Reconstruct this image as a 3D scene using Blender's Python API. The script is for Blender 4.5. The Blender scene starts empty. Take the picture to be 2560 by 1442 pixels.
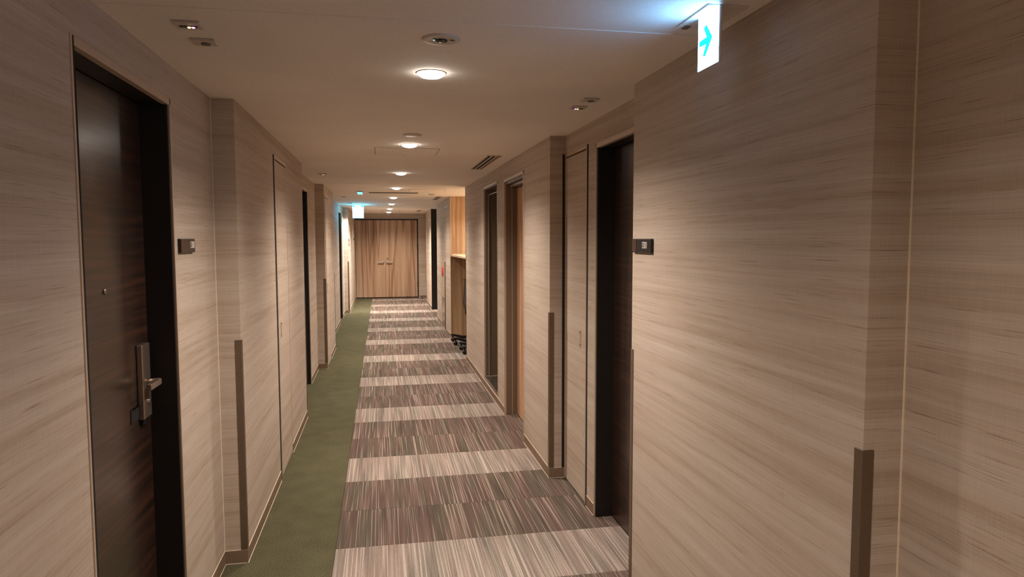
import bpy, bmesh, math, random
from mathutils import Matrix, Vector

S = bpy.context.scene
COL = S.collection

# ---------------------------------------------------------------- camera
EYE = 1.6
def camera():
    f, yaw, pitch, roll = 1729.83, .186462, .0723450, -.00212356
    cy, sy, cp, sp = math.cos(yaw), math.sin(yaw), math.cos(pitch), math.sin(pitch)
    fw = Vector((sy*cp, cy*cp, -sp)); rt = Vector((cy, -sy, 0)); up = rt.cross(fw)
    c, s = math.cos(roll), math.sin(roll)
    r2 = c*rt + s*up; u2 = -s*rt + c*up
    cd = bpy.data.cameras.new('camera'); cd.sensor_fit = 'HORIZONTAL'; cd.sensor_width = 36
    cd.lens = f/2560*36; cd.clip_start = .05; cd.clip_end = 100
    o = bpy.data.objects.new('camera', cd); COL.objects.link(o)
    o.matrix_world = Matrix(((r2.x, u2.x, -fw.x, 0), (r2.y, u2.y, -fw.y, 0), (r2.z, u2.z, -fw.z, EYE), (0, 0, 0, 1)))
    S.camera = o
camera()

# ---------------------------------------------------------------- world and exposure
W = bpy.data.worlds.new('world'); S.world = W; W.use_nodes = True
bg = W.node_tree.nodes['Background']; bg.inputs[0].default_value = (1, .85, .7, 1); bg.inputs[1].default_value = 0.0
S.view_settings.view_transform = 'Standard'; S.view_settings.look = 'None'
S.view_settings.gamma = 1; S.view_settings.use_curve_mapping = False
S.view_settings.exposure = 0.0

LAMP_W = 205.0                       # each ceiling downlight
LAMP_COL = (1.0, .885, .80)
LAMP_SPREAD = math.radians(147)
SIGN_COL = (.20, .52, 1.0)
SIGN_STRENGTH = 28.0

# ---------------------------------------------------------------- helpers
def lin(r, g, b):
    f = lambda c: (c/255/12.92 if c/255 <= .04045 else ((c/255+.055)/1.055)**2.4)
    return (f(r), f(g), f(b), 1)

class MB:
    """collects shapes in world coordinates and links them as ONE mesh object"""
    def __init__(s): s.bm = bmesh.new()
    def box(s, x0, x1, y0, y1, z0, z1, bev=0, seg=1):
        b = bmesh.new()
        vs = [b.verts.new((x, y, z)) for x in sorted((x0, x1)) for y in sorted((y0, y1)) for z in sorted((z0, z1))]
        for f in ((0,1,3,2),(4,6,7,5),(0,4,5,1),(2,3,7,6),(0,2,6,4),(1,5,7,3)):
            b.faces.new([vs[i] for i in f])
        if bev: bmesh.ops.bevel(b, geom=b.edges[:], offset=bev, segments=seg, affect='EDGES', profile=.5)
        s._merge(b); return s
    def prism(s, pts, axis, a0, a1, bev=0):
        """polygon pts extruded along axis 'x','y' or 'z'"""
        b = bmesh.new()
        def P(u, v, a): return {'x': (a, u, v), 'y': (u, a, v), 'z': (u, v, a)}[axis]
        lo = [b.verts.new(P(u, v, a0)) for u, v in pts]; hi = [b.verts.new(P(u, v, a1)) for u, v in pts]
        n = len(pts)
        b.faces.new(lo); b.faces.new(hi)
        for i in range(n): b.faces.new((lo[i], lo[(i+1) % n], hi[(i+1) % n], hi[i]))
        bmesh.ops.recalc_face_normals(b, faces=b.faces[:])
        if bev: bmesh.ops.bevel(b, geom=b.edges[:], offset=bev, segments=1, affect='EDGES')
        s._merge(b); return s
    def lathe(s, prof, c, axis='z', n=48, close=False):
        """prof: (radius, height) pairs turned round an axis through c"""
        b = bmesh.new(); rings = []
        for r, h in prof:
            ring = []
            m = 1 if r < 1e-6 else n
            for i in range(m):
                a = 2*math.pi*i/n; u, v = r*math.cos(a), r*math.sin(a)
                p = {'z': (u, v, h), 'x': (h, u, v), 'y': (v, h, u)}[axis]
                ring.append(b.verts.new((p[0]+c[0], p[1]+c[1], p[2]+c[2])))
            rings.append(ring)
        for A, B in zip(rings[:-1], rings[1:]):
            for i in range(n):
                j = (i+1) % n
                q = [A[i % len(A)], A[j % len(A)], B[j % len(B)], B[i % len(B)]]
                q = [v for k, v in enumerate(q) if v not in q[:k]]
                if len(q) > 2: b.faces.new(q)
        bmesh.ops.recalc_face_normals(b, faces=b.faces[:])
        for f in b.faces: f.smooth = True
        s._merge(b); return s
    def tube(s, pts, r, n=12):
        b = bmesh.new(); rings = []
        P = [Vector(p) for p in pts]
        for i, p in enumerate(P):
            d = (P[min(i+1, len(P)-1)] - P[max(i-1, 0)]).normalized()
            a = d.cross(Vector((0, 0, 1)))
            if a.length < .01: a = d.cross(Vector((0, 1, 0)))
            a.normalize(); c = d.cross(a)
            rings.append([b.verts.new(p + r*(math.cos(2*math.pi*k/n)*a + math.sin(2*math.pi*k/n)*c)) for k in range(n)])
        for A, B in zip(rings[:-1], rings[1:]):
            for k in range(n): b.faces.new((A[k], A[(k+1) % n], B[(k+1) % n], B[k])).smooth = True
        b.faces.new(rings[0]); b.faces.new(rings[-1])
        bmesh.ops.recalc_face_normals(b, faces=b.faces[:])
        s._merge(b); return s
    def _merge(s, b):
        me = bpy.data.meshes.new('tmp'); b.to_mesh(me); b.free(); s.bm.from_mesh(me); bpy.data.meshes.remove(me)
    def build(s, name, mat, parent=None, shift=None):
        off = Vector((0, 0, 0)); p = parent
        while p is not None: off += p.location; p = p.parent
        me = bpy.data.meshes.new(name)
        bmesh.ops.translate(s.bm, verts=s.bm.verts[:], vec=-off)
        s.bm.to_mesh(me); s.bm.free(); me.materials.append(mat)
        o = bpy.data.objects.new(name, me); COL.objects.link(o)
        if parent: o.parent = parent
        return o

def tag(o, label=None, cat=None, group=None, kind=None):
    if label: o['label'] = label
    if cat: o['category'] = cat
    if group: o['group'] = group
    if kind: o['kind'] = kind
    return o
def empty(name, loc, label, cat, group=None, kind=None):
    o = bpy.data.objects.new(name, None); COL.objects.link(o); o.location = loc; o.empty_display_size = .1
    return tag(o, label, cat, group, kind)
def copy_tree(o, parent=None):
    c = o.copy(); COL.objects.link(c); c.parent = parent
    for ch in list(o.children): copy_tree(ch, c)
    return c

# ---------------------------------------------------------------- materials
def mat(name, rough=.6, metal=0, base=(.5, .5, .5, 1), spec=.5):
    m = bpy.data.materials.new(name); m.use_nodes = True
    b = m.node_tree.nodes['Principled BSDF']
    b.inputs['Base Color'].default_value = base; b.inputs['Roughness'].default_value = rough
    b.inputs['Metallic'].default_value = metal; b.inputs['Specular IOR Level'].default_value = spec
    return m, m.node_tree, b
def N(t, kind, **kw):
    n = t.nodes.new('ShaderNode'+kind)
    for k, v in kw.items():
        if k.startswith('i_'): n.inputs[k[2:].replace('_', ' ')].default_value = v
        else: setattr(n, k, v)
    return n
def scaled(t, src, sc):
    m = N(t, 'VectorMath', operation='MULTIPLY'); m.inputs[1].default_value = sc; t.links.new(src, m.inputs[0]); return m.outputs[0]
def noise(t, vec, scale, detail=2, rough=.5):
    n = N(t, 'TexNoise'); n.inputs['Scale'].default_value = scale; n.inputs['Detail'].default_value = detail
    n.inputs['Roughness'].default_value = rough; t.links.new(vec, n.inputs['Vector']); return n.outputs['Fac']
def ramp(t, fac, stops):
    r = N(t, 'ValToRGB'); e = r.color_ramp.elements
    while len(e) < len(stops): e.new(.5)
    for k, (p, c) in enumerate(stops): e[k].position = p; e[k].color = c
    t.links.new(fac, r.inputs[0]); return r.outputs[0]
def mix(t, a, b, fac=None, mode='MIX', f=.5):
    m = N(t, 'MixRGB', blend_type=mode); m.inputs[0].default_value = f
    if fac is not None: t.links.new(fac, m.inputs[0])
    for k, v in ((1, a), (2, b)):
        if isinstance(v, tuple): m.inputs[k].default_value = v
        else: t.links.new(v, m.inputs[k])
    return m.outputs[0]
def g(v): return (v, v, v, 1)

def wallpaper():
    m, t, b = mat('wallpaper', .75, spec=.25)
    pos = N(t, 'NewGeometry').outputs['Position']
    # every hung strip of paper starts at another height of the pattern
    sx = N(t, 'SeparateXYZ'); t.links.new(pos, sx.inputs[0])
    ad = N(t, 'Math', operation='ADD'); t.links.new(sx.outputs[1], ad.inputs[0]); ad.inputs[1].default_value = 20.47
    dv = N(t, 'Math', operation='DIVIDE'); t.links.new(ad.outputs[0], dv.inputs[0]); dv.inputs[1].default_value = .92
    fl = N(t, 'Math', operation='FLOOR'); t.links.new(dv.outputs[0], fl.inputs[0])
    mu = N(t, 'Math', operation='MULTIPLY'); t.links.new(fl.outputs[0], mu.inputs[0]); mu.inputs[1].default_value = .0
    cx = N(t, 'CombineXYZ'); t.links.new(sx.outputs[0], cx.inputs[0]); t.links.new(sx.outputs[1], cx.inputs[1])
    az = N(t, 'Math', operation='ADD'); t.links.new(sx.outputs[2], az.inputs[0]); t.links.new(mu.outputs[0], az.inputs[1]); t.links.new(az.outputs[0], cx.inputs[2])
    p = cx.outputs[0]
    broad = noise(t, scaled(t, p, (.55, .55, 24)), 1, 3, .6)
    mid = noise(t, scaled(t, p, (1.1, 1.1, 115)), 1, 4, .65)
    fine = noise(t, scaled(t, p, (3, 3, 400)), 1, 2)
    slub = noise(t, scaled(t, p, (5.5, 5.5, 330)), 1, 1)
    weave = noise(t, scaled(t, p, (420, 420, 14)), 1, 1)
    c = ramp(t, broad, [(.3, lin(178, 158, 138)), (.5, lin(191, 173, 155)), (.7, lin(199, 183, 166))])
    c = mix(t, c, ramp(t, mid, [(.28, g(.86)), (.5, g(.98)), (.72, g(1.05))]), mode='MULTIPLY', f=.75)
    c = mix(t, c, ramp(t, fine, [(.3, g(.86)), (.7, g(1.08))]), mode='MULTIPLY', f=.6)
    c = mix(t, c, ramp(t, slub, [(.66, g(1)), (.75, lin(190, 172, 156))]), mode='MULTIPLY', f=.65)
    c = mix(t, c, ramp(t, weave, [(.3, g(.93)), (.7, g(1.05))]), mode='MULTIPLY', f=.6)
    t.links.new(c, b.inputs['Base Color'])
    bp = N(t, 'Bump'); bp.inputs['Strength'].default_value = .12; bp.inputs['Distance'].default_value = .001
    t.links.new(fine, bp.inputs['Height']); t.links.new(bp.outputs[0], b.inputs['Normal'])
    return m

def tile_mat(name, dark):
    m, t, b = mat(name, .95, spec=.1)
    oi = N(t, 'ObjectInfo')
    tc = N(t, 'TexCoord').outputs['Object']
    of = N(t, 'VectorMath', operation='SCALE'); of.inputs[0].default_value = (37.1, 51.7, 11.3); t.links.new(oi.outputs['Random'], of.inputs['Scale'])
    ad = N(t, 'VectorMath', operation='ADD'); t.links.new(tc, ad.inputs[0]); t.links.new(of.outputs[0], ad.inputs[1]); p = ad.outputs[0]
    line = noise(t, scaled(t, p, (150, .9, 1)), 1, 1.5, .5)
    line2 = noise(t, scaled(t, p, (300, 3, 1)), 1, 1, .5)
    blot = noise(t, scaled(t, p, (26, 1.6, 1)), 1, 2)
    hue = noise(t, scaled(t, p, (9, 1.2, 1)), 1, 1)
    pile = noise(t, scaled(t, p, (330, 260, 1)), 1, 1)
    if dark:
        c = mix(t, lin(105, 86, 77), lin(96, 86, 74), fac=ramp(t, hue, [(.4, g(0)), (.6, g(1))]))
        hi = lin(172, 154, 140); th = [(.56, g(0)), (.64, g(.7))]
    else:
        c = mix(t, lin(146, 129, 118), lin(135, 125, 113), fac=ramp(t, hue, [(.4, g(0)), (.6, g(1))]))
        hi = lin(190, 175, 162); th = [(.50, g(0)), (.62, g(.7))]
    c = mix(t, c, ramp(t, blot, [(.3, g(.74)), (.7, g(1.15))]), mode='MULTIPLY', f=1)
    c = mix(t, c, ramp(t, line2, [(.3, g(.78)), (.7, g(1.18))]), mode='MULTIPLY', f=.8)
    c = mix(t, c, hi, fac=ramp(t, line, th))
    c = mix(t, c, ramp(t, pile, [(.25, g(.72)), (.75, g(1.2))]), mode='MULTIPLY', f=.8)
    t.links.new(c, b.inputs['Base Color'])
    bp = N(t, 'Bump'); bp.inputs['Strength'].default_value = .4; bp.inputs['Distance'].default_value = .002
    t.links.new(pile, bp.inputs['Height']); t.links.new(bp.outputs[0], b.inputs['Normal'])
    return m

def green_mat():
    m, t, b = mat('green_carpet', .95, spec=.1)
    p = N(t, 'TexCoord').outputs['Object']
    a = noise(t, scaled(t, p, (240, 200, 1)), 1, 2); bl = noise(t, p, 7, 3)
    c = ramp(t, a, [(.3, lin(58, 55, 38)), (.5, lin(83, 80, 58)), (.72, lin(122, 117, 88))])
    c = mix(t, c, ramp(t, bl, [(.3, g(.85)), (.7, g(1.1))]), mode='MULTIPLY', f=.8)
    t.links.new(c, b.inputs['Base Color'])
    bp = N(t, 'Bump'); bp.inputs['Strength'].default_value = .5; bp.inputs['Distance'].default_value = .002
    t.links.new(a, bp.inputs['Height']); t.links.new(bp.outputs[0], b.inputs['Normal'])
    return m

def wood_mat(name, stops, sc=(9, 9, .55), fine=(160, 160, 3), rough=.45, spec=.4, coat=0, darkline=None, warpk=.06):
    m, t, b = mat(name, rough, spec=spec)
    p = N(t, 'NewGeometry').outputs['Position']
    warp = N(t, 'TexNoise'); warp.inputs['Scale'].default_value = 1.0; warp.inputs['Detail'].default_value = 2
    t.links.new(scaled(t, p, (.9, .9, .9)), warp.inputs['Vector'])
    wv = N(t, 'VectorMath', operation='SCALE'); wv.inputs['Scale'].default_value = warpk; t.links.new(warp.outputs['Color'], wv.inputs[0])
    ad = N(t, 'VectorMath', operation='ADD'); t.links.new(p, ad.inputs[0]); t.links.new(wv.outputs[0], ad.inputs[1]); q = ad.outputs[0]
    n1 = noise(t, scaled(t, q, sc), 1, 3, .55); n2 = noise(t, scaled(t, q, fine), 1, 2)
    c = ramp(t, n1, stops)
    c = mix(t, c, ramp(t, n2, [(.3, g(.82)), (.7, g(1.1))]), mode='MULTIPLY', f=.8)
    if darkline:
        n3 = noise(t, scaled(t, q, darkline), 1, 1)
        c = mix(t, c, ramp(t, n3, [(.44, g(1)), (.5, lin(170, 140, 116)), (.56, g(1))]), mode='MULTIPLY', f=.75)
    t.links.new(c, b.inputs['Base Color'])
    if coat:
        b.inputs['Coat Weight'].default_value = coat; b.inputs['Coat Roughness'].default_value = .24; b.inputs['Coat IOR'].default_value = 1.6
    return m

def grain_mat(name, col, rough, metal=0, amp=.12, sc=(60, 60, 60), spec=.5):
    m, t, b = mat(name, rough, metal, spec=spec)
    p = N(t, 'NewGeometry').outputs['Position']
    n = noise(t, scaled(t, p, sc), 1, 2)
    c = mix(t, col, ramp(t, n, [(.3, g(1-amp)), (.7, g(1+amp))]), mode='MULTIPLY', f=1)
    t.links.new(c, b.inputs['Base Color']); return m

def emit_mat(name, col, s):
    m, t, b = mat(name, .5)
    b.inputs['Base Color'].default_value = (.02, .02, .02, 1)
    b.inputs['Emission Color'].default_value = (*col, 1); b.inputs['Emission Strength'].default_value = s
    return m

def ceiling_mat():
    m, t, b = mat('ceiling_paint', .9, spec=.2)
    p = N(t, 'NewGeometry').outputs['Position']
    n = noise(t, scaled(t, p, (160, 160, 160)), 1, 2); n2 = noise(t, scaled(t, p, (2.5, 2.5, 2.5)), 1, 2)
    c = mix(t, lin(238, 228, 217), ramp(t, n, [(.3, g(.95)), (.7, g(1.04))]), mode='MULTIPLY', f=1)
    c = mix(t, c, ramp(t, n2, [(.3, g(.97)), (.7, g(1.03))]), mode='MULTIPLY', f=1)
    t.links.new(c, b.inputs['Base Color'])
    bp = N(t, 'Bump'); bp.inputs['Strength'].default_value = .15; bp.inputs['Distance'].default_value = .001
    t.links.new(n, bp.inputs['Height']); t.links.new(bp.outputs[0], b.inputs['Normal'])
    return m

M = dict(
    wall=wallpaper(), ceil=ceiling_mat(), dark_tile=tile_mat('dark_carpet_tile', True), light_tile=tile_mat('light_carpet_tile', False),
    green=green_mat(),
    slab=grain_mat('floor_screed', lin(60, 54, 48), .9),
    base=grain_mat('brown_vinyl', lin(128, 106, 86), .55, amp=.05),
    bead=grain_mat('pale_sealant', lin(236, 216, 190), .6, amp=.05),
    frame=grain_mat('beige_steel', lin(190, 166, 142), .38, .1, amp=.05),
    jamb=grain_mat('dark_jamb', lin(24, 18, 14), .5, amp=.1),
    bronze=grain_mat('bronze_panel', lin(112, 95, 78), .45, .1, amp=.06),
    doorwood=wood_mat('dark_door_laminate', [(.3, lin(26, 12, 6)), (.5, lin(42, 22, 12)), (.7, lin(64, 36, 20))], sc=(1.6, 1.6, 60), fine=(5, 5, 260), rough=.5, spec=.3, coat=.9),
    oak=wood_mat('oak_veneer', [(.26, lin(136, 100, 74)), (.42, lin(180, 146, 116)), (.58, lin(196, 165, 134)), (.76, lin(150, 113, 86))], sc=(8, 8, .22), fine=(110, 110, 1.2), darkline=(6.5, 6.5, .22), warpk=.035),
    amber=wood_mat('amber_veneer', [(.3, lin(160, 124, 90)), (.5, lin(190, 155, 118)), (.7, lin(210, 178, 140))], sc=(18, 18, .5), fine=(120, 120, 2.5)),
    redwood=wood_mat('red_oak_veneer', [(.3, lin(176, 126, 92)), (.5, lin(212, 164, 126)), (.7, lin(232, 190, 154))], sc=(26, 26, .4), fine=(150, 150, 2)),
    paleoak=wood_mat('pale_worktop', [(.3, lin(206, 172, 134)), (.6, lin(226, 198, 166))], sc=(2, 14, 14), fine=(3, 90, 90)),
    guard=grain_mat('brown_anodised', lin(112, 94, 76), .42, .4, amp=.05),
    satin=grain_mat('satin_steel', lin(206, 194, 180), .35, .4, amp=.05),
    steel=grain_mat('brushed_steel', lin(176, 160, 146), .28, .9, amp=.08, sc=(400, 400, 12)),
    black=grain_mat('black_plastic', lin(14, 13, 13), .45, amp=.1),
    white=grain_mat('white_plastic', lin(222, 212, 200), .45, amp=.03),
    greige=grain_mat('greige_plastic', lin(200, 187, 172), .5, amp=.03),
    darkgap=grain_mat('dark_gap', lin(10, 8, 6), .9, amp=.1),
    signblack=grain_mat('black_sign_plate', lin(16, 14, 13), .3, amp=.05),
    signbrown=grain_mat('brown_sign_band', lin(70, 46, 34), .4, amp=.06),
    ink=grain_mat('white_lettering', lin(235, 225, 212), .5, amp=.02),
    granite=grain_mat('dark_granite', lin(58, 52, 46), .25, amp=.5, sc=(40, 40, 40)),
    red=grain_mat('red_paint', lin(214, 46, 50), .4, amp=.05),
    lamp=emit_mat('lamp_diffuser', (1, .93, .84), 36),
    sign=emit_mat('lit_sign_panel', SIGN_COL, SIGN_STRENGTH),
    farsign=emit_mat('lit_far_sign', (.10, .66, 1.0), SIGN_STRENGTH),
    cyan=emit_mat('cyan_arrow', (0, .95, 1.0), 1.1),
    palegreen=emit_mat('pale_green_mark', (.5, 1, .85), 1.2),
    led_y=emit_mat('yellow_led', (1, .82, .35), 2.2),
    led_p=emit_mat('pink_led', (1, .35, .62), 2.2),
    led_o=emit_mat('orange_led', (1, .40, .12), 1.6),
    bulb=grain_mat('emergency_lens', lin(120, 118, 96), .1, .6, amp=.2),
)

CZ = 2.26                       # ceiling height
XL, XP, XLO = -.78, -.675, -1.25      # left wall, left piers, back of the left wall
XR, XE, XRO = 1.185, 1.083, 1.70      # right recesses, right main face, back of the right wall
YF, YB = 18.85, -3.0

# ---------------------------------------------------------------- floor
floor = MB().box(XLO, 3.1, YB, YF+.6, -.15, -.006).build('floor', M['slab'])
tag(floor, 'corridor floor of grey brown striped carpet tiles with a green carpet strip along the left', 'floor', kind='structure')
strip = MB().box(-.885, -.257, YB, YF+.04, -.006, 0).build('green_carpet_strip', M['green'], floor); strip['label'] = 'plain moss green carpet strip along the left wall'
def tile_mesh(name, w, d, m):
    me = bpy.data.meshes.new(name); bm = bmesh.new(); e = .0008; q = .003
    lo = [bm.verts.new(p) for p in ((e, e, -.006), (w-e, e, -.006), (w-e, d-e, -.006), (e, d-e, -.006))]
    md = [bm.verts.new((v.co.x, v.co.y, -.002)) for v in lo]
    hi = [bm.verts.new(p) for p in ((q, q, 0), (w-q, q, 0), (w-q, d-q, 0), (q, d-q, 0))]
    bm.faces.new(hi)
    for A, B in ((lo, md), (md, hi)):
        for i in range(4): bm.faces.new((A[i], A[(i+1) % 4], B[(i+1) % 4], B[i]))
    bm.to_mesh(me); bm.free(); me.materials.append(m); return me
tiles = {}
def xmax(y):
    a, b = y, y+.5
    over = lambda p, q: a < q and b > p
    if over(9.0, 11.0): return 2.10
    if over(13.75, 15.7): return 3.0
    if over(2.885, 4.405) or over(5.235, 6.11): return 1.30
    return 1.19
y0 = .08 - 3.0
while y0 < YF:
    n = round((y0-.08)/.5); light = (n % 3 == 0)
    x = -.256; d = min(.5, YF+.04-y0)
    while x < xmax(y0)-.01:
        w = min(.5, xmax(y0)-x); key = (light, round(w, 3), round(d, 3))
        if key not in tiles: tiles[key] = tile_mesh('carpet_tile', w, d, M['light_tile' if light else 'dark_tile'])
        o = bpy.data.objects.new('carpet_tile', tiles[key]); COL.objects.link(o); o.location = (x, y0, 0); o.parent = floor
        x += .5
    y0 += .5

# ---------------------------------------------------------------- ceiling (three boards, two control joints)
J1, J2 = 2.165, 8.56
cb = MB()
cb.box(XLO, 3.1, YB, J1-.004, CZ, CZ+.15); cb.box(XLO, 3.1, J1+.004, J2-.003, CZ, CZ+.15); cb.box(XLO, 3.1, J2+.003, YF+.6, CZ, CZ+.15)
ceil = cb.build('ceiling', M['ceil']); tag(ceil, 'plain cream painted corridor ceiling with two control joints', 'ceiling', kind='structure')
for k, (yj, w, lab) in enumerate(((J1, .004, 'pale joint strip across the ceiling just before the emergency light'), (J2, .003, 'thin joint strip across the ceiling by the far niche'))):
    j = MB().box(-.78, 1.185, yj-w, yj-w*.25, CZ-.0015, CZ+.01).box(-.78, 1.185, yj+w*.25, yj+w, CZ-.0015, CZ+.01).build('trim_%d' % (k+1), M['ceil'])
    tag(j, lab, 'joint strip', kind='structure')

# ---------------------------------------------------------------- walls
def run(mb, side, xf, y0, y1, holes=(), xo=None):
    """a stretch of side wall with its face at x = xf; holes: (ya, yb, z0, z1, depth)"""
    xo = xo if xo is not None else (XLO if side < 0 else XRO)
    y = y0
    for ya, yb, z0, z1, dep in sorted(holes):
        if ya > y: mb.box(xf, xo, y, ya, 0, CZ)
        if z1 < CZ: mb.box(xf, xo, ya, yb, z1, CZ)
        if z0 > 0: mb.box(xf, xo, ya, yb, 0, z0)
        mb.box(xf + side*dep, xo, ya, yb, z0, z1)
        y = yb
    if y1 > y: mb.box(xf, xo, y, y1, 0, CZ)

DZ = 2.13
L_doors = [(2.000, 2.860), (6.995, 7.850), (13.43, 14.285)]
wl = MB()
run(wl, -1, XL, YB, 3.51, [(*L_doors[0], 0, DZ, .15)])
run(wl, -1, XP, 3.51, 6.37, [(4.69, 5.31, 0, 2.144, .05)])
run(wl, -1, XL, 6.37, 8.73, [(*L_doors[1], 0, DZ, .15)])
run(wl, -1, XP, 8.73, 10.38, [(8.80, 9.42, 0, 2.144, .05)])
run(wl, -1, XL, 10.38, 15.2, [(*L_doors[2], 0, DZ, .15)])
run(wl, -1, -.685, 15.2, YF+.06)
tag(wl.build('wall_left', M['wall']), 'left corridor wall with projecting piers in beige grasscloth wallpaper', 'wall', kind='structure')

wr = MB()
run(wr, 1, XR, YB, 1.385)
run(wr, 1, XE, 1.385, 2.885)
run(wr, 1, XR, 2.885, 4.405, [(2.885, 3.745, 0, DZ-.005, .15), (3.885, 4.405, 0, 2.144, .05)])
run(wr, 1, XE, 4.405, 8.98, [(5.235, 6.11, 0, 2.118, .16), (6.455, 7.35, .09, 2.14, .40)])
run(wr, 1, XE, 11.03, 13.75, [(11.36, 11.94, 0, 2.135, .03)], xo=3.1)
run(wr, 1, 1.105, 15.65, 17.4, xo=3.1)
run(wr, 1, XR, 17.4, YF+.06, xo=3.1)
wr.box(XRO, 2.2, 8.88, 8.98, 0, CZ); wr.box(2.1, 2.2, 8.98, 11.03, 0, CZ); wr.box(3.0, 3.1, 13.75, 15.65, 0, CZ)
wro = wr.build('wall_right', M['wall'])
MB().box(1.108, 2.99, 15.638, 15.65, .001, CZ-.001, .001).build('dark_panel', M['jamb'], wro)['label'] = 'tall black panel on the far side of the side passage'  # thin black box laid over the far wall of the passage
tag(wro, 'right corridor wall with recesses, niche and side passage in beige grasscloth wallpaper', 'wall', kind='structure')

we = MB()
DX0, DX1, DT = -.674, .985, 2.125
we.box(-.685, DX0, YF, YF+.1, 0, CZ) ; we.box(DX1, XR, YF, YF+.1, 0, CZ); we.box(DX0, DX1, YF, YF+.1, DT, CZ); we.box(XLO, 3.1, YF+.25, YF+.35, 0, CZ)
tag(we.build('wall_far', M['wall']), 'dim wallpapered end wall around the oak double door', 'wall', kind='structure')
tag(MB().box(XLO, 3.1, YB-.1, YB, 0, CZ).build('wall_back', M['wall']), 'wallpapered wall closing the corridor behind the viewer', 'wall', kind='structure')

# ---------------------------------------------------------------- baseboards
BH, BT = .066, .004
def base_run(mb, bead, side, xf, y0, y1):
    s = -side
    mb.box(xf, xf+s*BT, y0, y1, 0, BH)
    bead.box(xf+s*BT, xf+s*(BT+.0022), y0, y1, 0, .002); bead.box(xf, xf+s*.0025, y0, y1, BH, BH+.002)
def base_face(mb, bead, x0, x1, y):
    mb.box(x0, x1, y-BT, y, 0, BH); bead.box(x0, x1, y-BT-.0022, y-BT, 0, .002); bead.box(x0, x1, y-.002, y, BH, BH+.002)
lb, lbe = MB(), MB()
for xf, a, b in ((XL, YB, 2.0), (XL, 2.86, 3.506), (XP, 3.506, 4.69), (XP, 5.31, 6.374), (XL, 6.37, 6.995), (XL, 7.85, 8.726), (XP, 8.726, 8.80), (XP, 9.42, 10.38), (XL, 10.38, 13.43), (XL, 14.285, 15.196), (-.685, 15.196, YF-.01)):
    base_run(lb, lbe, -1, xf, a, b)
for a, b, y in ((XL, XP, 3.51), (XL, XP, 8.73), (XL, -.685, 15.2)): base_face(lb, lbe, a, b, y)
o = lb.build('baseboard_left', M['base']); tag(o, 'low brown vinyl baseboard along the left wall', 'baseboard', kind='structure'); lbe.build('sealant_bead', M['bead'], o)
rb, rbe = MB(), MB()
for xf, a, b in ((XR, YB, 1.385), (XE, 1.381, 2.885), (XR, 3.745, 3.885), (XE, 4.401, 5.235), (XE, 6.11, 8.98), (XE, 11.0, 11.36), (XE, 12.62, 13.75), (1.105, 15.65, 17.4), (XR, 17.4, YF-.01)):
    base_run(rb, rbe, 1, xf, a, b)
for a, b, y in ((XE, XR, 4.405), (1.105, 1.112, 15.65)): base_face(rb, rbe, a, b, y)
o = rb.build('baseboard_right', M['base']); tag(o, 'low brown vinyl baseboard along the right wall', 'baseboard', kind='structure'); rbe.build('sealant_bead', M['bead'], o)
eb, ebe = MB(), MB(); base_face(eb, ebe, DX1+.03, XR, YF)
o = eb.build('baseboard_far', M['base']); tag(o, 'short brown baseboard right of the oak double door', 'baseboard', kind='structure'); ebe.build('sealant_bead', M['bead'], o)

# sealed inner corners and the dark edge of the niche
k = 3
for x, y, sx, lab in ((XL, 3.51, 1, 'pale sealant line in the inner corner beyond room sign 1308'), (XR, 1.385, -1, 'pale sealant line in the inner corner at the right edge of the photo'), (XL, 8.73, 1, 'pale sealant line in the inner corner of the second left pier')):
    yy = (y-.002, y) if y != 1.385 else (y-.002, y)
    tag(MB().box(x, x+sx*.0028, yy[0]-.001, yy[1], .07, CZ).build('trim_%d' % k, M['bead']), lab, 'sealant line', kind='structure'); k += 1
tag(MB().box(XE-.003, XE+.02, 8.962, 8.983, 0, CZ, .001).build('trim_%d' % k, M['jamb']), 'dark edge strip on the near corner of the counter niche', 'edge strip', kind='structure')

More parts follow.
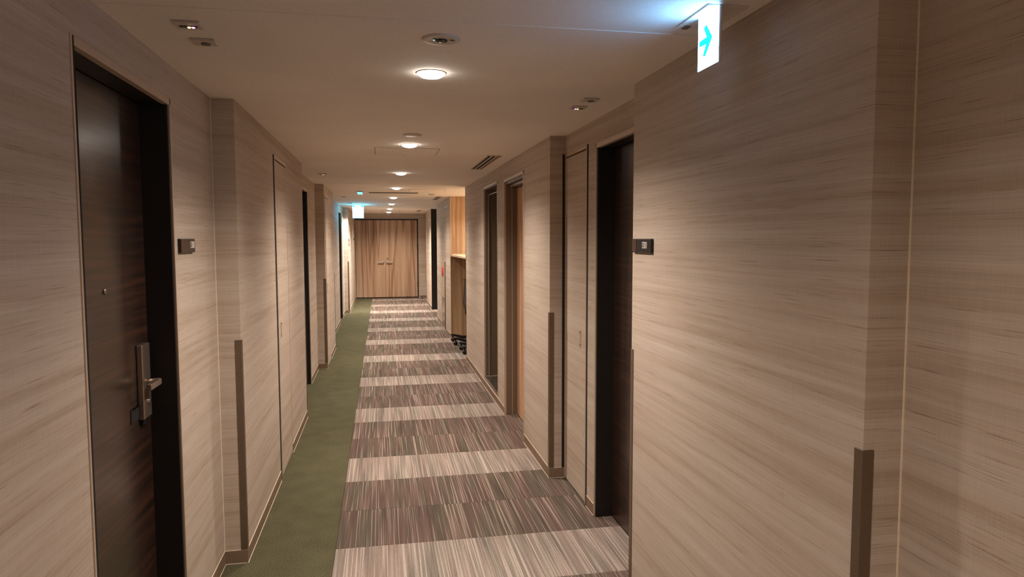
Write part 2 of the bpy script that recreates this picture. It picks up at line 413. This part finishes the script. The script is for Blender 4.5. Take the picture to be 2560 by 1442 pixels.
# ---------------------------------------------------------------- guest room doors
def room_door(idx, side, xf, y0, y1, zt, label, handle, near_gap=0.0):
    """flush frame, dark deep jamb, leaf set back by .10; near_gap: dark slit left of the frame"""
    cx = xf + side*.10
    t = empty('door_%d' % idx, (cx, (y0+y1)/2, 0), label, 'door', kind='structure')
    s = -side; fw = .026
    fr = MB()
    fs = .011
    fr.box(xf+s*.003, xf+side*.02, y0, y0+fs, 0, zt, .001)
    fr.box(xf+s*.003, xf+side*.02, y1-fs, y1, 0, zt, .001)
    fr.box(xf+s*.003, xf+side*.02, y0+(fs+near_gap if near_gap else 0), y1, zt-fw, zt, .001)
    fr.build('frame', M['frame'], t)
    jb = MB()
    jb.box(xf+side*.02, xf+side*.145, y0+.002, y0+.026, 0, zt-.001)
    jb.box(xf+side*.02, xf+side*.145, y1-.026, y1-.002, 0, zt-.001).box(xf+side*.004, xf+side*.02, y1-.026, y1-fs-.0005, 0, zt-fw)
    jb.box(xf+side*.02, xf+side*.145, y0+fw, y1-fw, zt-fw, zt-.001)
    jb.box(xf+side*.135, xf+side*.148, y0+fw, y1-fw, 0, zt-fw)
    if near_gap: MB().box(xf+s*.001, xf+side*.02, y0+fs+.0005, y0+fs+near_gap+.004, 0, zt-.001).build('dark_slit', M['darkgap'], t)
    jb.build('jamb', M['jamb'], t)
    lf = MB().box(cx, xf+side*.135, y0+.029, y1-fw-.003, .008, zt-fw-.003, .001).build('leaf', M['doorwood'], t)
    MB().box(xf+side*.10, xf+side*.135, y0+fw, y1-fw, 0, .006).build('threshold', M['jamb'], t)
    if handle:
        yh = y1-.12 if handle == 'far' else y0+.14
        X = lambda d: cx + s*d
        MB().box(X(0), X(.022), yh-.045, yh+.038, .94, 1.215, .004, 2).build('lock_plate', M['steel'], lf)
        lv = MB(); lv.tube([(X(.022), yh, 1.072), (X(.062), yh, 1.072)], .013, 16)
        lv.box(X(.050), X(.068), yh-.105, yh+.012, 1.060, 1.084, .004, 2)
        lv.build('lever', M['steel'], lf)
        MB().lathe([(0, .0), (.009, .0), (.009, .004), (0, .004)], (X(.022) if s > 0 else X(.026), yh, 1.00), 'x', 16).build('keyhole', M['steel'], lf)
        MB().box(X(0), X(.003), yh-.125, yh-.046, .945, .995, .001).build('strike_pad', M['darkgap'], lf)['label'] = 'small black square pad beside the lock'  # flat black square on the leaf beside the lock plate
        MB().box(X(0), X(.012), yh-.03, yh+.03, .915, .938, .001).build('card_slot', M['black'], lf)  # small black block on the leaf below the lock plate
        MB().lathe([(0, 0), (.010, 0), (.010, .004), (.006, .006), (0, .006)] if s > 0 else [(0, 0), (.010, 0), (.010, -.004), (.006, -.006), (0, -.006)], (cx, (y0+y1)/2, 1.432), 'x', 20).build('peephole', M['steel'], lf)
    return t
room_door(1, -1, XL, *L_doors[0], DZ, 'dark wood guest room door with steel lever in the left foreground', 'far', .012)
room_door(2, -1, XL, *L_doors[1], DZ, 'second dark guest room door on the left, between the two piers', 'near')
room_door(3, -1, XL, *L_doors[2], DZ, 'farthest dark guest room door on the left, under the blue lit wall', 'near')
room_door(4, 1, XR, 2.885, 3.745, DZ-.005, 'dark guest room door in the right recess behind room sign 1301', 'near')

# ---------------------------------------------------------------- service shaft doors covered with the wallpaper
def shaft_door(idx, side, xf, y0, y1, label, groove=.07, lock=True):
    s = -side
    t = empty('door_%d' % idx, (xf, (y0+y1)/2, 0), label, 'service door', kind='structure')
    MB().box(xf+side*.035, xf+side*.049, y0+.001, y1-.001, .001, 2.143).box(xf+side*.0015, xf+side*.035, y0+.001, y0+groove-.012, .001, 2.143).build('dark_groove', M['darkgap'], t)
    fr = MB()
    fr.box(xf+s*.002, xf+side*.034, y0+groove-.012, y1-.001, 2.122, 2.143, .0008)
    fr.box(xf+s*.002, xf+side*.034, y1-.016, y1-.001, .001, 2.122, .0008)
    fr.box(xf+s*.002, xf+side*.034, y0+groove-.012, y0+groove, .001, 2.122, .0008)
    fr.build('frame', M['frame'], t)
    p = MB().box(xf+s*.0005, xf+side*.034, y0+groove+.004, y1-.020, .010, 2.112, .0008).build('panel', M['wall'], t)
    if idx == 7: MB().box(xf-.018, xf-.0005, y1-.0045, y1-.0005, .068, 2.143, .0005).build('edge_strip', M['jamb'], t)
    if lock:
        yl = y0+groove+.10
        MB().box(xf+s*.0005, xf+s*.004, yl-.010, yl+.010, .935, 1.042, .001).build('pull_plate', M['frame'], p)
        MB().lathe([(0, 0), (.007, 0), (.007, s*.007), (0, s*.007)], (xf, yl, 1.032), 'x', 16).build('push_button', M['steel'], p)
        MB().lathe([(0, 0), (.007, 0), (.007, s*.006), (0, s*.006)], (xf, yl, .955), 'x', 16).build('lock_cylinder', M['steel'], p)
    return t
shaft_door(5, -1, XP, 4.69, 5.31, 'wallpapered service door with dark edge groove in the first left pier')
shaft_door(6, -1, XP, 8.80, 9.42, 'narrow wallpapered service door in the second left pier', .06)
shaft_door(7, 1, XR, 3.885, 4.405, 'wallpapered service door in the right recess beside the black doorway', .045)
# service door by the call panel far on the right
t = empty('door_8', (XE, 11.65, 0), 'far wallpapered service door between the niche and the red marked panel', 'service door', kind='structure')
MB().box(XE+.002, XE+.029, 11.362, 11.938, .02, 2.12, .0008).build('panel', M['wall'], t)
MB().box(XE-.004, XE+.028, 11.362, 11.938, 2.121, 2.134, .001).build('frame', M['white'], t)
MB().box(XE-.002, XE+.02, 11.93, 11.94, .02, 2.12, .0005).build('edge_strip', M['frame'], t)

# ---------------------------------------------------------------- wood door and bronze alcove on the right
t = empty('door_9', (1.195, 5.67, 0), 'reddish wood door in a deep bronze frame on the right, beside the tall alcove', 'door', kind='structure')
fr = MB(); fw = .022
fr.box(XE-.004, XE+.015, 5.235, 5.235+fw, 0, 2.118, .001).box(XE-.004, XE+.015, 6.11-fw*.4, 6.11, 0, 2.118, .001).box(XE-.004, XE+.015, 5.235, 6.11, 2.118-fw, 2.118, .001)
fr.box(XE+.05, XE+.058, 5.26, 6.10, 2.058, 2.066).build('frame', M['frame'], t)
jb = MB(); jb.box(XE+.015, XE+.158, 6.085, 6.108, 0, 2.117).box(XE+.015, XE+.158, 5.237, 5.26, 0, 2.117).box(XE+.015, XE+.158, 5.26, 6.085, 2.075, 2.117)
jb.box(XE+.055, XE+.158, 5.26, 6.085, 2.05, 2.075).build('jamb', M['bronze'], t)
MB().box(XE+.064, XE+.068, 6.081, 6.085, 0, 2.05).build('jamb_bead', M['frame'], t)
lf = MB().box(1.195, 1.235, 5.263, 6.083, .008, 2.045, .001).build('leaf', M['redwood'], t)
MB().lathe([(0, 0), (.012, 0), (.012, -.006), (0, -.006)], (1.195, 5.33, 1.0), 'x', 20).build('finger_pull', M['black'], lf)

t = empty('recessed_alcove', (1.28, 6.90, .09), 'tall bronze lined alcove with granite sill in the right wall, left of the wood door', 'alcove')
fr = MB(); fr.box(XE-.004, XE+.012, 6.455, 6.475, .09, 2.14, .001).box(XE-.004, XE+.012, 7.342, 7.35, .09, 2.14, .001).box(XE-.004, XE+.012, 6.455, 7.35, 2.118, 2.14, .001)
fr.build('frame', M['frame'], t)
ln = MB(); ln.box(XE+.012, XE+.395, 7.325, 7.348, .115, 2.138).box(XE+.012, XE+.395, 6.457, 6.48, .115, 2.138).box(XE+.375, XE+.398, 6.48, 7.325, .115, 2.138).box(XE+.012, XE+.375, 6.48, 7.325, 2.112, 2.138)
ln.build('lining', M['bronze'], t)
MB().box(XE+.043, XE+.049, 7.319, 7.325, .115, 2.06).box(XE+.043, XE+.049, 6.48, 7.325, 2.054, 2.06).box(XE+.012, XE+.375, 7.319, 7.325, .112, .118).build('lining_bead', M['frame'], t)
MB().box(XE+.004, XE+.398, 6.457, 7.348, .091, .112, .002).build('sill', M['granite'], t)
MB().box(XE-.004, XE+.004, 6.475, 7.342, .091, .108, .001).build('sill_edge', M['steel'], t)

# ---------------------------------------------------------------- oak double door at the end
t = empty('door_10', ((DX0+DX1)/2, YF, 0), 'light oak double door with two lever handles closing the end of the corridor', 'double door', kind='structure')
fr = MB(); fr.box(DX0, DX0+.005, YF-.004, YF+.09, 0, DT, .001).box(DX1-.03, DX1, YF-.004, YF+.09, 0, DT, .001).box(DX0, DX1, YF-.004, YF+.09, DT-.03, DT, .001)
fr.build('frame', M['jamb'], t)
mid = .102
for a, b, sg in ((DX0+.007, mid-.002, -1), (mid+.002, DX1-.032, 1)):
    lf = MB().box(a, b, YF+.006, YF+.046, .03, DT-.034, .001).build('leaf', M['oak'], t)
    xh = mid + sg*.045
    MB().lathe([(0, 0), (.024, 0), (.024, -.010), (.010, -.012), (.010, -.045), (0, -.045)], (xh, YF+.006, .975), 'y', 24).box(xh-.010 if sg > 0 else xh-.145, xh+.145 if sg > 0 else xh+.010, YF-.060, YF-.030, .962, .986, .004).build('lever', M['satin'], lf)
    if sg > 0:
        MB().lathe([(0, 0), (.017, 0), (.017, -.008), (0, -.008)], (xh+.015, YF+.006, 1.062), 'y', 20).build('lock_cylinder', M['bronze'], lf)
        for z in (.30, 1.32): MB().box(b-.004, b+.028, YF-.014, YF+.004, z, z+.14, .003).build('hinge', M['jamb'], lf)
MB().box(DX0+.02, DX1-.03, YF+.0, YF+.09, 0, .008).build('threshold', M['steel'], t)

# ---------------------------------------------------------------- corner guards
def guard(x, y, sx, sy, label, z1=1.112, w=.026):
    """brown angle strip wrapped on the outer corner (x, y); its flanges run along sx and sy into the wall"""
    th = .0035; mb = MB()
    mb.prism([(x-sx*th, y-sy*th), (x+sx*w, y-sy*th), (x+sx*w, y-sy*.0002), (x-sx*.0002, y-sy*.0002), (x-sx*.0002, y+sy*w), (x-sx*th, y+sy*w)], 'z', .068, z1, .0006)
    tag(mb.build('corner_guard', M['guard']), label, 'corner guard', 'brown corner guards on the wall edges')
guard(XP, 3.51, -1, 1, 'brown corner guard on the near edge of the first left pier')
guard(XP, 6.37, -1, -1, 'brown corner guard on the far edge of the first left pier')
guard(XP, 8.73, -1, 1, 'brown corner guard on the near edge of the second left pier')
guard(XP, 10.38, -1, -1, 'brown corner guard on the far edge of the second left pier')
guard(-.685, 15.2, -1, 1, 'brown corner guard on the brightly lit far left pier')
guard(XE, 1.385, 1, 1, 'brown corner guard in the right foreground at the bottom of the photo')
guard(XE, 2.885, 1, -1, 'brown corner guard at the edge between room sign 1301 and the black doorway')
guard(XE, 4.405, 1, 1, 'brown corner guard on the dark pier between the right service door and the wood door', w=.03)

# ---------------------------------------------------------------- room number signs
def text_mesh(s, size):
    cu = bpy.data.curves.new('lettering', 'FONT'); cu.body = s; cu.size = size; cu.extrude = .0004; cu.align_x = 'CENTER'; cu.align_y = 'CENTER'
    cu.space_character = .92; cu.offset = .0003
    o = bpy.data.objects.new('tmp', cu); COL.objects.link(o); dg = bpy.context.evaluated_depsgraph_get()
    me = bpy.data.meshes.new_from_object(o.evaluated_get(dg)); bpy.data.objects.remove(o); return me
def lettering(s, size, center, R, parent, name='lettering', m='ink'):
    me = text_mesh(s, size); me.transform(R.to_4x4() @ Matrix.Diagonal((.85, 1, 1, 1))); me.materials.clear(); me.materials.append(M[m])
    o = bpy.data.objects.new(name, me); COL.objects.link(o); off = Vector((0, 0, 0)); p = parent
    while p is not None: off += p.location; p = p.parent
    o.parent = parent; o.location = Vector(center)-off; return o
R_left = Matrix(((0, 0, 1), (1, 0, 0), (0, 1, 0)))        # reads along +y, faces +x
R_right = Matrix(((0, 0, -1), (-1, 0, 0), (0, 1, 0)))     # reads along -y, faces -x
t = empty('room_sign', (XL, 3.004, 1.573), 'dark room number sign 1308 on the left wall', 'room sign', 'room number signs')
MB().box(XL, XL+.012, 2.898, 3.110, 1.545, 1.601, .003, 2).build('plate', M['signblack'], t)
MB().box(XL+.0121, XL+.0128, 2.902, 2.955, 1.549, 1.597).build('brown_band', M['signbrown'], t)
lettering('1308', .040, (XL+.0130, 3.062, 1.575), R_left, t, 'room_number')
t = empty('room_sign', (XE, 2.754, 1.567), 'dark room number sign 1301 on the right wall', 'room sign', 'room number signs')
MB().box(XE-.012, XE, 2.648, 2.860, 1.538, 1.597, .003, 2).build('plate', M['signblack'], t)
MB().box(XE-.0128, XE-.0121, 2.812, 2.857, 1.542, 1.593).build('brown_band', M['signbrown'], t)
lettering('1301', .040, (XE-.0130, 2.716, 1.569), R_right, t, 'room_number')
for z, lab in ((1.565, 'upper small dark wall plate on the far left pier'), (1.475, 'lower small dark wall plate on the far left pier')):
    o = MB().box(-.685, -.676, 15.28, 15.42, z-.034, z+.034, .002).build('wall_plate', M['signbrown']); tag(o, lab, 'wall plate', 'dark plates on the far left pier')
tag(MB().box(-.685, -.672, 17.9, 18.04, 1.555, 1.615, .002).build('wall_plate', M['signbrown']), 'dark wall plate next to the oak double door', 'wall plate', 'dark plates on the far left pier')

# ---------------------------------------------------------------- downlights
def downlight():
    t = empty('downlight', (0, 0, 0), '', 'downlight', 'recessed downlights')
    MB().lathe([(.060, 0), (.0595, -.002), (.057, -.003), (.054, -.0025), (.053, -.001), (.053, 0)], (0, 0, 0)).build('trim_ring', M['white'], t)
    MB().lathe([(.0535, -.0004), (.0535, -.003), (.050, -.010), (.040, -.0165), (.024, -.0205), (0, -.022)], (0, 0, 0)).build('diffuser', M['lamp'], t)  # dome shape stands in for the bloom around the lit disc
    ld = bpy.data.lights.new('downlight_beam', 'SPOT'); ld.energy = LAMP_W; ld.color = LAMP_COL
    ld.spot_size = LAMP_SPREAD; ld.spot_blend = 1.0; ld.shadow_soft_size = .045
    lo = bpy.data.objects.new('beam', ld); COL.objects.link(lo); lo.location = (0, 0, -.028); lo.parent = t
    return t
proto = downlight()
names = ['nearest glowing downlight, behind the round emergency light', 'second glowing downlight, just before the first ceiling hatch', 'third glowing downlight along the corridor', 'fourth glowing downlight, just past the far ceiling joint', 'fifth glowing downlight, beyond the dark ceiling slot', 'sixth glowing downlight, level with the far exit sign', 'seventh glowing downlight, over the bright patch of carpet', 'last glowing downlight, in front of the oak double door']
ys = [2.83, 4.98, 7.13, 9.23, 11.38, 13.48, 15.63, 17.63, .68, -1.47]
labs = names + ['dimmed downlight overhead in front of the viewer, above the photo', 'downlight overhead behind the viewer']
for i, (y, l) in enumerate(zip(ys, labs)):
    o = proto if i == 0 else copy_tree(proto)
    o.location = (.207 if i < 6 else .2, y, CZ); o['label'] = l
    if i in (6, 8):                 # one brighter; the dim one is added to lift the foreground walls
        for c in o.children:
            if c.type == 'LIGHT': c.data = c.data.copy(); c.data.energy = LAMP_W*{6: 2.7, 8: .40}[i]
# two more in the counter niche, hidden by the wall
for i, (x, y, l) in enumerate(((1.60, 10.35, 'warm downlight over the far end of the counter niche'), (1.62, 9.45, 'warm downlight over the near end of the counter niche'))):
    o = copy_tree(proto); o.location = (x, y, CZ); o['label'] = l; o['group'] = 'niche downlights'
    for c in o.children:
        if c.type == 'LIGHT': c.data = c.data.copy(); c.data.energy = LAMP_W*.42; c.data.color = (1, .92, .80)

# ---------------------------------------------------------------- other ceiling fittings
t = empty('emergency_light', (.206, 2.352, CZ), 'round recessed emergency light before the nearest downlight', 'emergency light')
MB().lathe([(.064, 0), (.063, -.004), (.056, -.006), (.04, -.005), (.026, -.004), (0, -.004)], (.206, 2.352, CZ)).build('plate', M['greige'], t)
MB().lathe([(.019, -.004), (.019, -.008), (.016, -.009), (.013, -.006), (0, -.006)], (.208, 2.352, CZ)).build('lamp_cup', M['jamb'], t)
MB().lathe([(.012, -.006), (.009, -.011), (0, -.013)], (.208, 2.352, CZ)).build('bulb', M['bulb'], t)
MB().lathe([(.003, -.004), (.002, -.007), (0, -.0075)], (.182, 2.350, CZ), n=12).build('pilot_led', M['palegreen'], t)
MB().box(.178, .190, 2.336, 2.340, CZ-.007, CZ-.004).build('test_switch', M['jamb'], t)
MB().lathe([(.009, -.0045), (.008, -.0075), (0, -.008)], (.242, 2.345, CZ), n=16).build('sensor_window', M['bronze'], t)
o = MB().lathe([(.062, 0), (.061, -.004), (.056, -.008), (0, -.008)], (.207, 4.505, CZ)).build('blank_cover', M['greige']); tag(o, 'flat round blank cover just before the second downlight', 'cover')

def hatch(x0, x1, y0, y1, label):
    t = empty('ceiling_hatch', ((x0+x1)/2, (y0+y1)/2, CZ), label, 'ceiling hatch', 'ceiling access hatches')
    w = .004
    fr = MB()
    fr.box(x0, x0+w, y0, y1, CZ-.0016, CZ).box(x1-w, x1, y0, y1, CZ-.0016, CZ).box(x0, x1, y0, y0+w*.5, CZ-.0014, CZ).box(x0, x1, y1-w*.5, y1, CZ-.0014, CZ)
    fr.build('frame', M['jamb'], t)
    MB().box(x0+w, x1-w, y0+w*.5, y1-w*.5, CZ-.0014, CZ).build('panel', M['ceil'], t)
    MB().box((x0+x1)/2-.03, (x0+x1)/2+.01, y1-.012, y1-.006, CZ-.003, CZ-.0014).build('latch', M['greige'], t)
hatch(-.037, .438, 5.175, 5.605, 'square ceiling hatch just behind the second downlight')
hatch(.386, .872, 9.42, 9.83, 'square ceiling hatch before the counter niche')

def vent(x0, x1, y0, y1, label, nslat=2):
    t = empty('ceiling_vent', ((x0+x1)/2, (y0+y1)/2, CZ), label, 'air vent', 'linear ceiling vents')
    b = .011; fr = MB()
    fr.box(x0, x1, y0, y0+b, CZ-.006, CZ, .001).box(x0, x1, y1-b, y1, CZ-.006, CZ, .001).box(x0, x0+b, y0, y1, CZ-.006, CZ, .001).box(x1-b, x1, y0, y1, CZ-.006, CZ, .001)
    fr.build('frame', M['frame'], t)
    MB().box(x0+b, x1-b, y0+b, y1-b, CZ-.001, CZ).build('dark_opening', M['darkgap'], t)
    iw = x1-x0-2*b
    for k in range(nslat):
        xc = x0+b+iw*(k+.75)/(nslat+.25)
        MB().prism([(xc-iw*.13, CZ-.0055), (xc+iw*.13, CZ-.002), (xc+iw*.13, CZ-.001), (xc-iw*.13, CZ-.0045)], 'y', y0+b, y1-b).build('slat', M['greige'], t)
vent(.845, .957, 5.52, 6.60, 'nearest long slotted ceiling vent above the wood door')
vent(.865, .955, 11.0, 11.9, 'middle slotted ceiling vent past the counter niche')
vent(.848, .950, 16.35, 17.0, 'farthest small ceiling vent near the oak double door')

def sensor(x, y, label, led=None, flip=1, lens=False):
    t = empty('ceiling_sensor', (x, y, CZ), label, 'ceiling sensor', 'small ceiling sensor plates')
    w, d = .040, .036
    MB().box(x-w, x+w, y-d, y+d, CZ-.007, CZ, .003, 2).build('plate', M['greige'], t)
    if led:
        MB().box(x-.026, x+.026, y-.004, y+.010, CZ-.009, CZ-.007, .0015).build('window', M['black'], t)
        for dx, mname in zip((.002*flip, .014*flip), led):
            MB().lathe([(.0055, 0), (.004, -.003), (0, -.004)], (x+dx, y+.003, CZ-.009), n=16).build('indicator_led', M[mname], t)
    if lens:
        MB().lathe([(.016, 0), (.014, -.004), (.010, -.003), (0, -.003)], (x+.004, y+.004, CZ-.007), n=24).build('lens', M['bronze'], t)
sensor(-.573, 2.329, 'left ceiling sensor with yellow and pink lights in the foreground', ('led_y', 'led_p'))
sensor(-.571, 2.520, 'left ceiling sensor plate without lights behind the lit one', lens=True)
sensor(.988, 3.425, 'right ceiling sensor with pink and yellow lights before the black doorway', ('led_y', 'led_p'), flip=-1)
sensor(.990, 3.228, 'right ceiling sensor plate without lights in front of the lit one', lens=True)
sensor(-.576, 7.34, 'left ceiling sensor with orange glow above the second dark door', ('led_o', 'led_o'))
sensor(-.566, 11.22, 'pale ceiling sensor plate beyond the second left pier', lens=True)
sensor(-.556, 13.30, 'small ceiling sensor beside the far exit sign', lens=True)

t = empty('smoke_curtain_box', (.21, 10.22, CZ), 'long flush smoke curtain cover with a dark slot across the ceiling', 'smoke curtain')
MB().box(-.335, .775, 10.02, 10.42, CZ-.004, CZ, .001).build('cover', M['ceil'], t)
MB().box(-.160, .535, 10.075, 10.235, CZ-.0065, CZ-.004).build('slot', M['darkgap'], t)
MB().box(-.325, -.245, 9.93, 10.45, CZ-.012, CZ-.004, .003).build('end_plate', M['steel'], t)
MB().lathe([(.05, 0), (.046, -.012), (.03, -.020), (0, -.022)], (.745, 10.33, CZ-.004), n=32).build('detector', M['greige'], t)
for x, y, lab in ((.205, 14.20, 'tiny sprinkler head behind the sixth downlight'), (.045, 16.9, 'tiny sprinkler head left of the last downlights'), (.45, 16.9, 'tiny sprinkler head right of the last downlights')):
    tag(MB().lathe([(.022, 0), (.020, -.006), (.008, -.010), (.006, -.022), (.014, -.026), (0, -.028)], (x, y, CZ), n=24).build('sprinkler', M['steel']), lab, 'sprinkler', 'ceiling sprinklers')
tag(MB().lathe([(.075, 0), (.072, -.02), (.05, -.034), (.03, -.036), (0, -.036)], (.195, 18.45, CZ), n=32).build('smoke_detector', M['greige']), 'round smoke detector on the ceiling above the oak double door', 'smoke detector')

# ---------------------------------------------------------------- exit signs
t = empty('exit_sign', (.985, 1.97, CZ), 'lit arrow exit sign hanging from the ceiling at the top right', 'exit sign', 'exit signs')
MB().box(.918, 1.043, 1.868, 2.092, CZ-.005, CZ, .0015, 2).build('ceiling_plate', M['white'], t)
MB().box(.935, .955, 2.055, 2.086, CZ-.008, CZ-.005, .001).build('lamp_window', M['bronze'], t)
MB().box(.9476, .953, 1.858, 1.988, 2.098, CZ-.005, .001).build('back_plate', M['greige'], t)
MB().box(.946, .9474, 1.859, 1.987, 2.099, CZ-.0055).build('lit_panel', M['sign'], t)
arrow = [(1.905, 2.1775), (1.946, 2.222), (1.963, 2.216), (1.942, 2.186), (1.992, 2.184), (1.993, 2.168), (1.946, 2.166), (1.968, 2.136), (1.952, 2.133)]
MB().prism([(1.905+(y-1.905)*.92-.010, z) for y, z in arrow], 'x', .9445, .946).build('arrow', M['cyan'], t)
MB().box(.9462, .9528, 1.85, 1.858, 2.098, CZ-.005, .001).build('end_cap', M['greige'], t)
t = empty('exit_sign', (-.43, 13.8, CZ), 'square glowing exit sign hanging far down the corridor on the left', 'exit sign', 'exit signs')
MB().box(-.545, -.312, 13.74, 13.86, CZ-.012, CZ, .002).build('ceiling_plate', M['white'], t)
MB().box(-.533, -.325, 13.793, 13.807, 2.0, CZ-.012, .002).build('panel', M['farsign'], t)
for a, b in ((-.531, -.49), (-.327, -.372)): MB().prism([(a, 2.243), (b, 2.243), (b, 2.222), (a, 2.205)], 'y', 13.790, 13.793).build('green_corner', M['cyan'], t)
MB().box(-.448, -.415, 13.791, 13.793, 2.222, 2.238).build('pictogram', M['palegreen'], t)

# added spot, no known fitting there, put in to brighten the far left pier
t = empty('spotlight', (-.30, 14.35, CZ), 'small ceiling spotlight aimed at the far left pier', 'spotlight')
MB().lathe([(.036, 0), (.035, -.008), (.026, -.010), (.024, -.004), (0, -.004)], (-.30, 14.35, CZ), n=32).build('trim_ring', M['white'], t)
ld = bpy.data.lights.new('spot_beam', 'SPOT'); ld.energy = 230; ld.color = (1, .97, .93); ld.spot_size = math.radians(62); ld.spot_blend = .35; ld.shadow_soft_size = .03
lo = bpy.data.objects.new('beam', ld); COL.objects.link(lo); lo.parent = t; lo.location = (0, 0, -.014)
d = Vector((-.76, 15.2, 1.40)) - Vector((-.30, 14.35, CZ)); lo.rotation_euler = d.to_track_quat('-Z', 'Y').to_euler()

# ---------------------------------------------------------------- counter niche
tag(MB().box(XE-.004, 2.1, 11.0, 11.03, 0, CZ).box(XE-.004, XE+.012, 10.985, 11.0, 0, CZ).build('wall_niche', M['amber']), 'amber wood panel on the far side of the counter niche', 'wall panel', kind='structure')
t = empty('counter', (1.7, 10.0, 1.30), 'pale wooden high counter with a curved front edge in the niche', 'counter')
pts = [(1.090, 10.998), (1.094, 10.7), (1.100, 10.4), (1.108, 10.15), (1.118, 9.9), (1.132, 9.65), (1.150, 9.4), (1.172, 9.18), (1.200, 8.985), (2.098, 8.985), (2.098, 10.998)]
MB().prism(pts, 'z', 1.318, 1.345, .002).build('worktop', M['paleoak'], t)
MB().box(1.50, 1.53, 9.0, 10.95, 1.22, 1.318).box(2.0, 2.09, 9.0, 10.95, 1.22, 1.318).build('support_rail', M['jamb'], t)
MB().box(1.12, 2.09, 10.985, 10.999, 1.345, 1.358).build('back_ledge', M['paleoak'], t)

def chair():
    t = empty('office_chair', (0, 0, 0), '', 'chair', 'black castor chairs in the niche')
    for s in (-1, 1):
        y = s*.20
        r = MB()
        # long side rail that dips from the raised castor end to the middle
        r.prism([(-.31, .100), (-.285, .118), (-.20, .105), (-.12, .085), (.20, .085), (.27, .105), (.30, .112), (.31, .098), (.28, .082), (.18, .058), (-.10, .040), (-.16, .052), (-.24, .080), (-.28, .092)], 'y', y-.018, y+.018, .003)
        r.build('base_rail', M['black'], t)
        for x in (-.265, .265):
            c = MB(); c.lathe([(0, -.016), (.026, -.016), (.030, -.010), (.030, .010), (.026, .016), (0, .016)], (x, y, .030), 'y', 24)
            c.box(x-.012, x+.012, y-.008, y+.008, .030, .095, .002)
            c.build('castor', M['black'], t)
        MB().tube([(.0, y, .07), (.04, y, .30), (.05, y, .44)], .014).build('leg', M['black'], t)
    s = MB(); s.box(-.07, .36, -.225, .225, .43, .48, .02, 3); s.build('seat', M['black'], t)
    b = MB()
    prof = [(-.085, .50), (-.105, .60), (-.092, .75), (-.082, .90), (-.075, .975), (-.050, .975), (-.057, .90), (-.067, .75), (-.078, .60), (-.060, .50)]
    b.prism(prof, 'y', -.215, .215, .004); b.build('backrest', M['black'], t)
    MB().box(-.096, -.05, -.02, .02, .44, .56, .004).box(-.07, .03, -.02, .02, .42, .45, .004).build('back_support', M['black'], t)
    MB().lathe([(0, -.012), (.012, -.012), (.012, .012), (0, .012)], (-.092, .222, .965), 'y', 16).build('adjuster_knob', M['steel'], t)
    return t
ch = chair(); ch.location = (1.345, 10.50, 0); ch['label'] = 'far black castor chair tucked under the niche counter'
c2 = copy_tree(ch); c2.location = (1.375, 9.63, 0); c2['label'] = 'near black castor chair mostly hidden by the wall edge'

# ---------------------------------------------------------------- fire equipment panel and outlet on the right
t = empty('fire_equipment_panel', (XE, 12.28, 0), 'narrow metal panel with a red round mark low on the far right wall', 'fire panel')
MB().box(XE-.008, XE-.001, 11.955, 12.60, .56, 1.20, .001).build('upper_door', M['frame'], t)
MB().box(XE-.008, XE-.001, 11.955, 12.60, .03, .545, .001).build('lower_door', M['steel'], t)
MB().box(XE-.012, XE-.001, 11.942, 11.955, .03, 1.20, .001).build('edge_strip', M['jamb'], t)
MB().lathe([(0, 0), (.10, 0), (.10, -.010), (.085, -.016), (0, -.018)], (XE-.008, 12.36, 1.02), 'x', 40).build('red_mark', M['red'], t)
t = empty('outlet_plate', (XE, 12.97, .35), 'small white outlet plate low on the wall beyond the red marked panel', 'outlet')
MB().box(XE-.006, XE, 12.90, 13.04, .285, .41, .002).build('plate', M['white'], t)
MB().box(XE-.008, XE-.006, 12.945, 12.995, .315, .38, .001).build('socket', M['greige'], t)
# door stop at the end of the corridor
tag(MB().lathe([(.028, 0), (.028, .012), (.018, .020), (.016, .045), (0, .048)], (1.05, 18.55, 0), n=24).build('door_stop', M['black']), 'small black door stop on the carpet right of the oak double door', 'door stop')
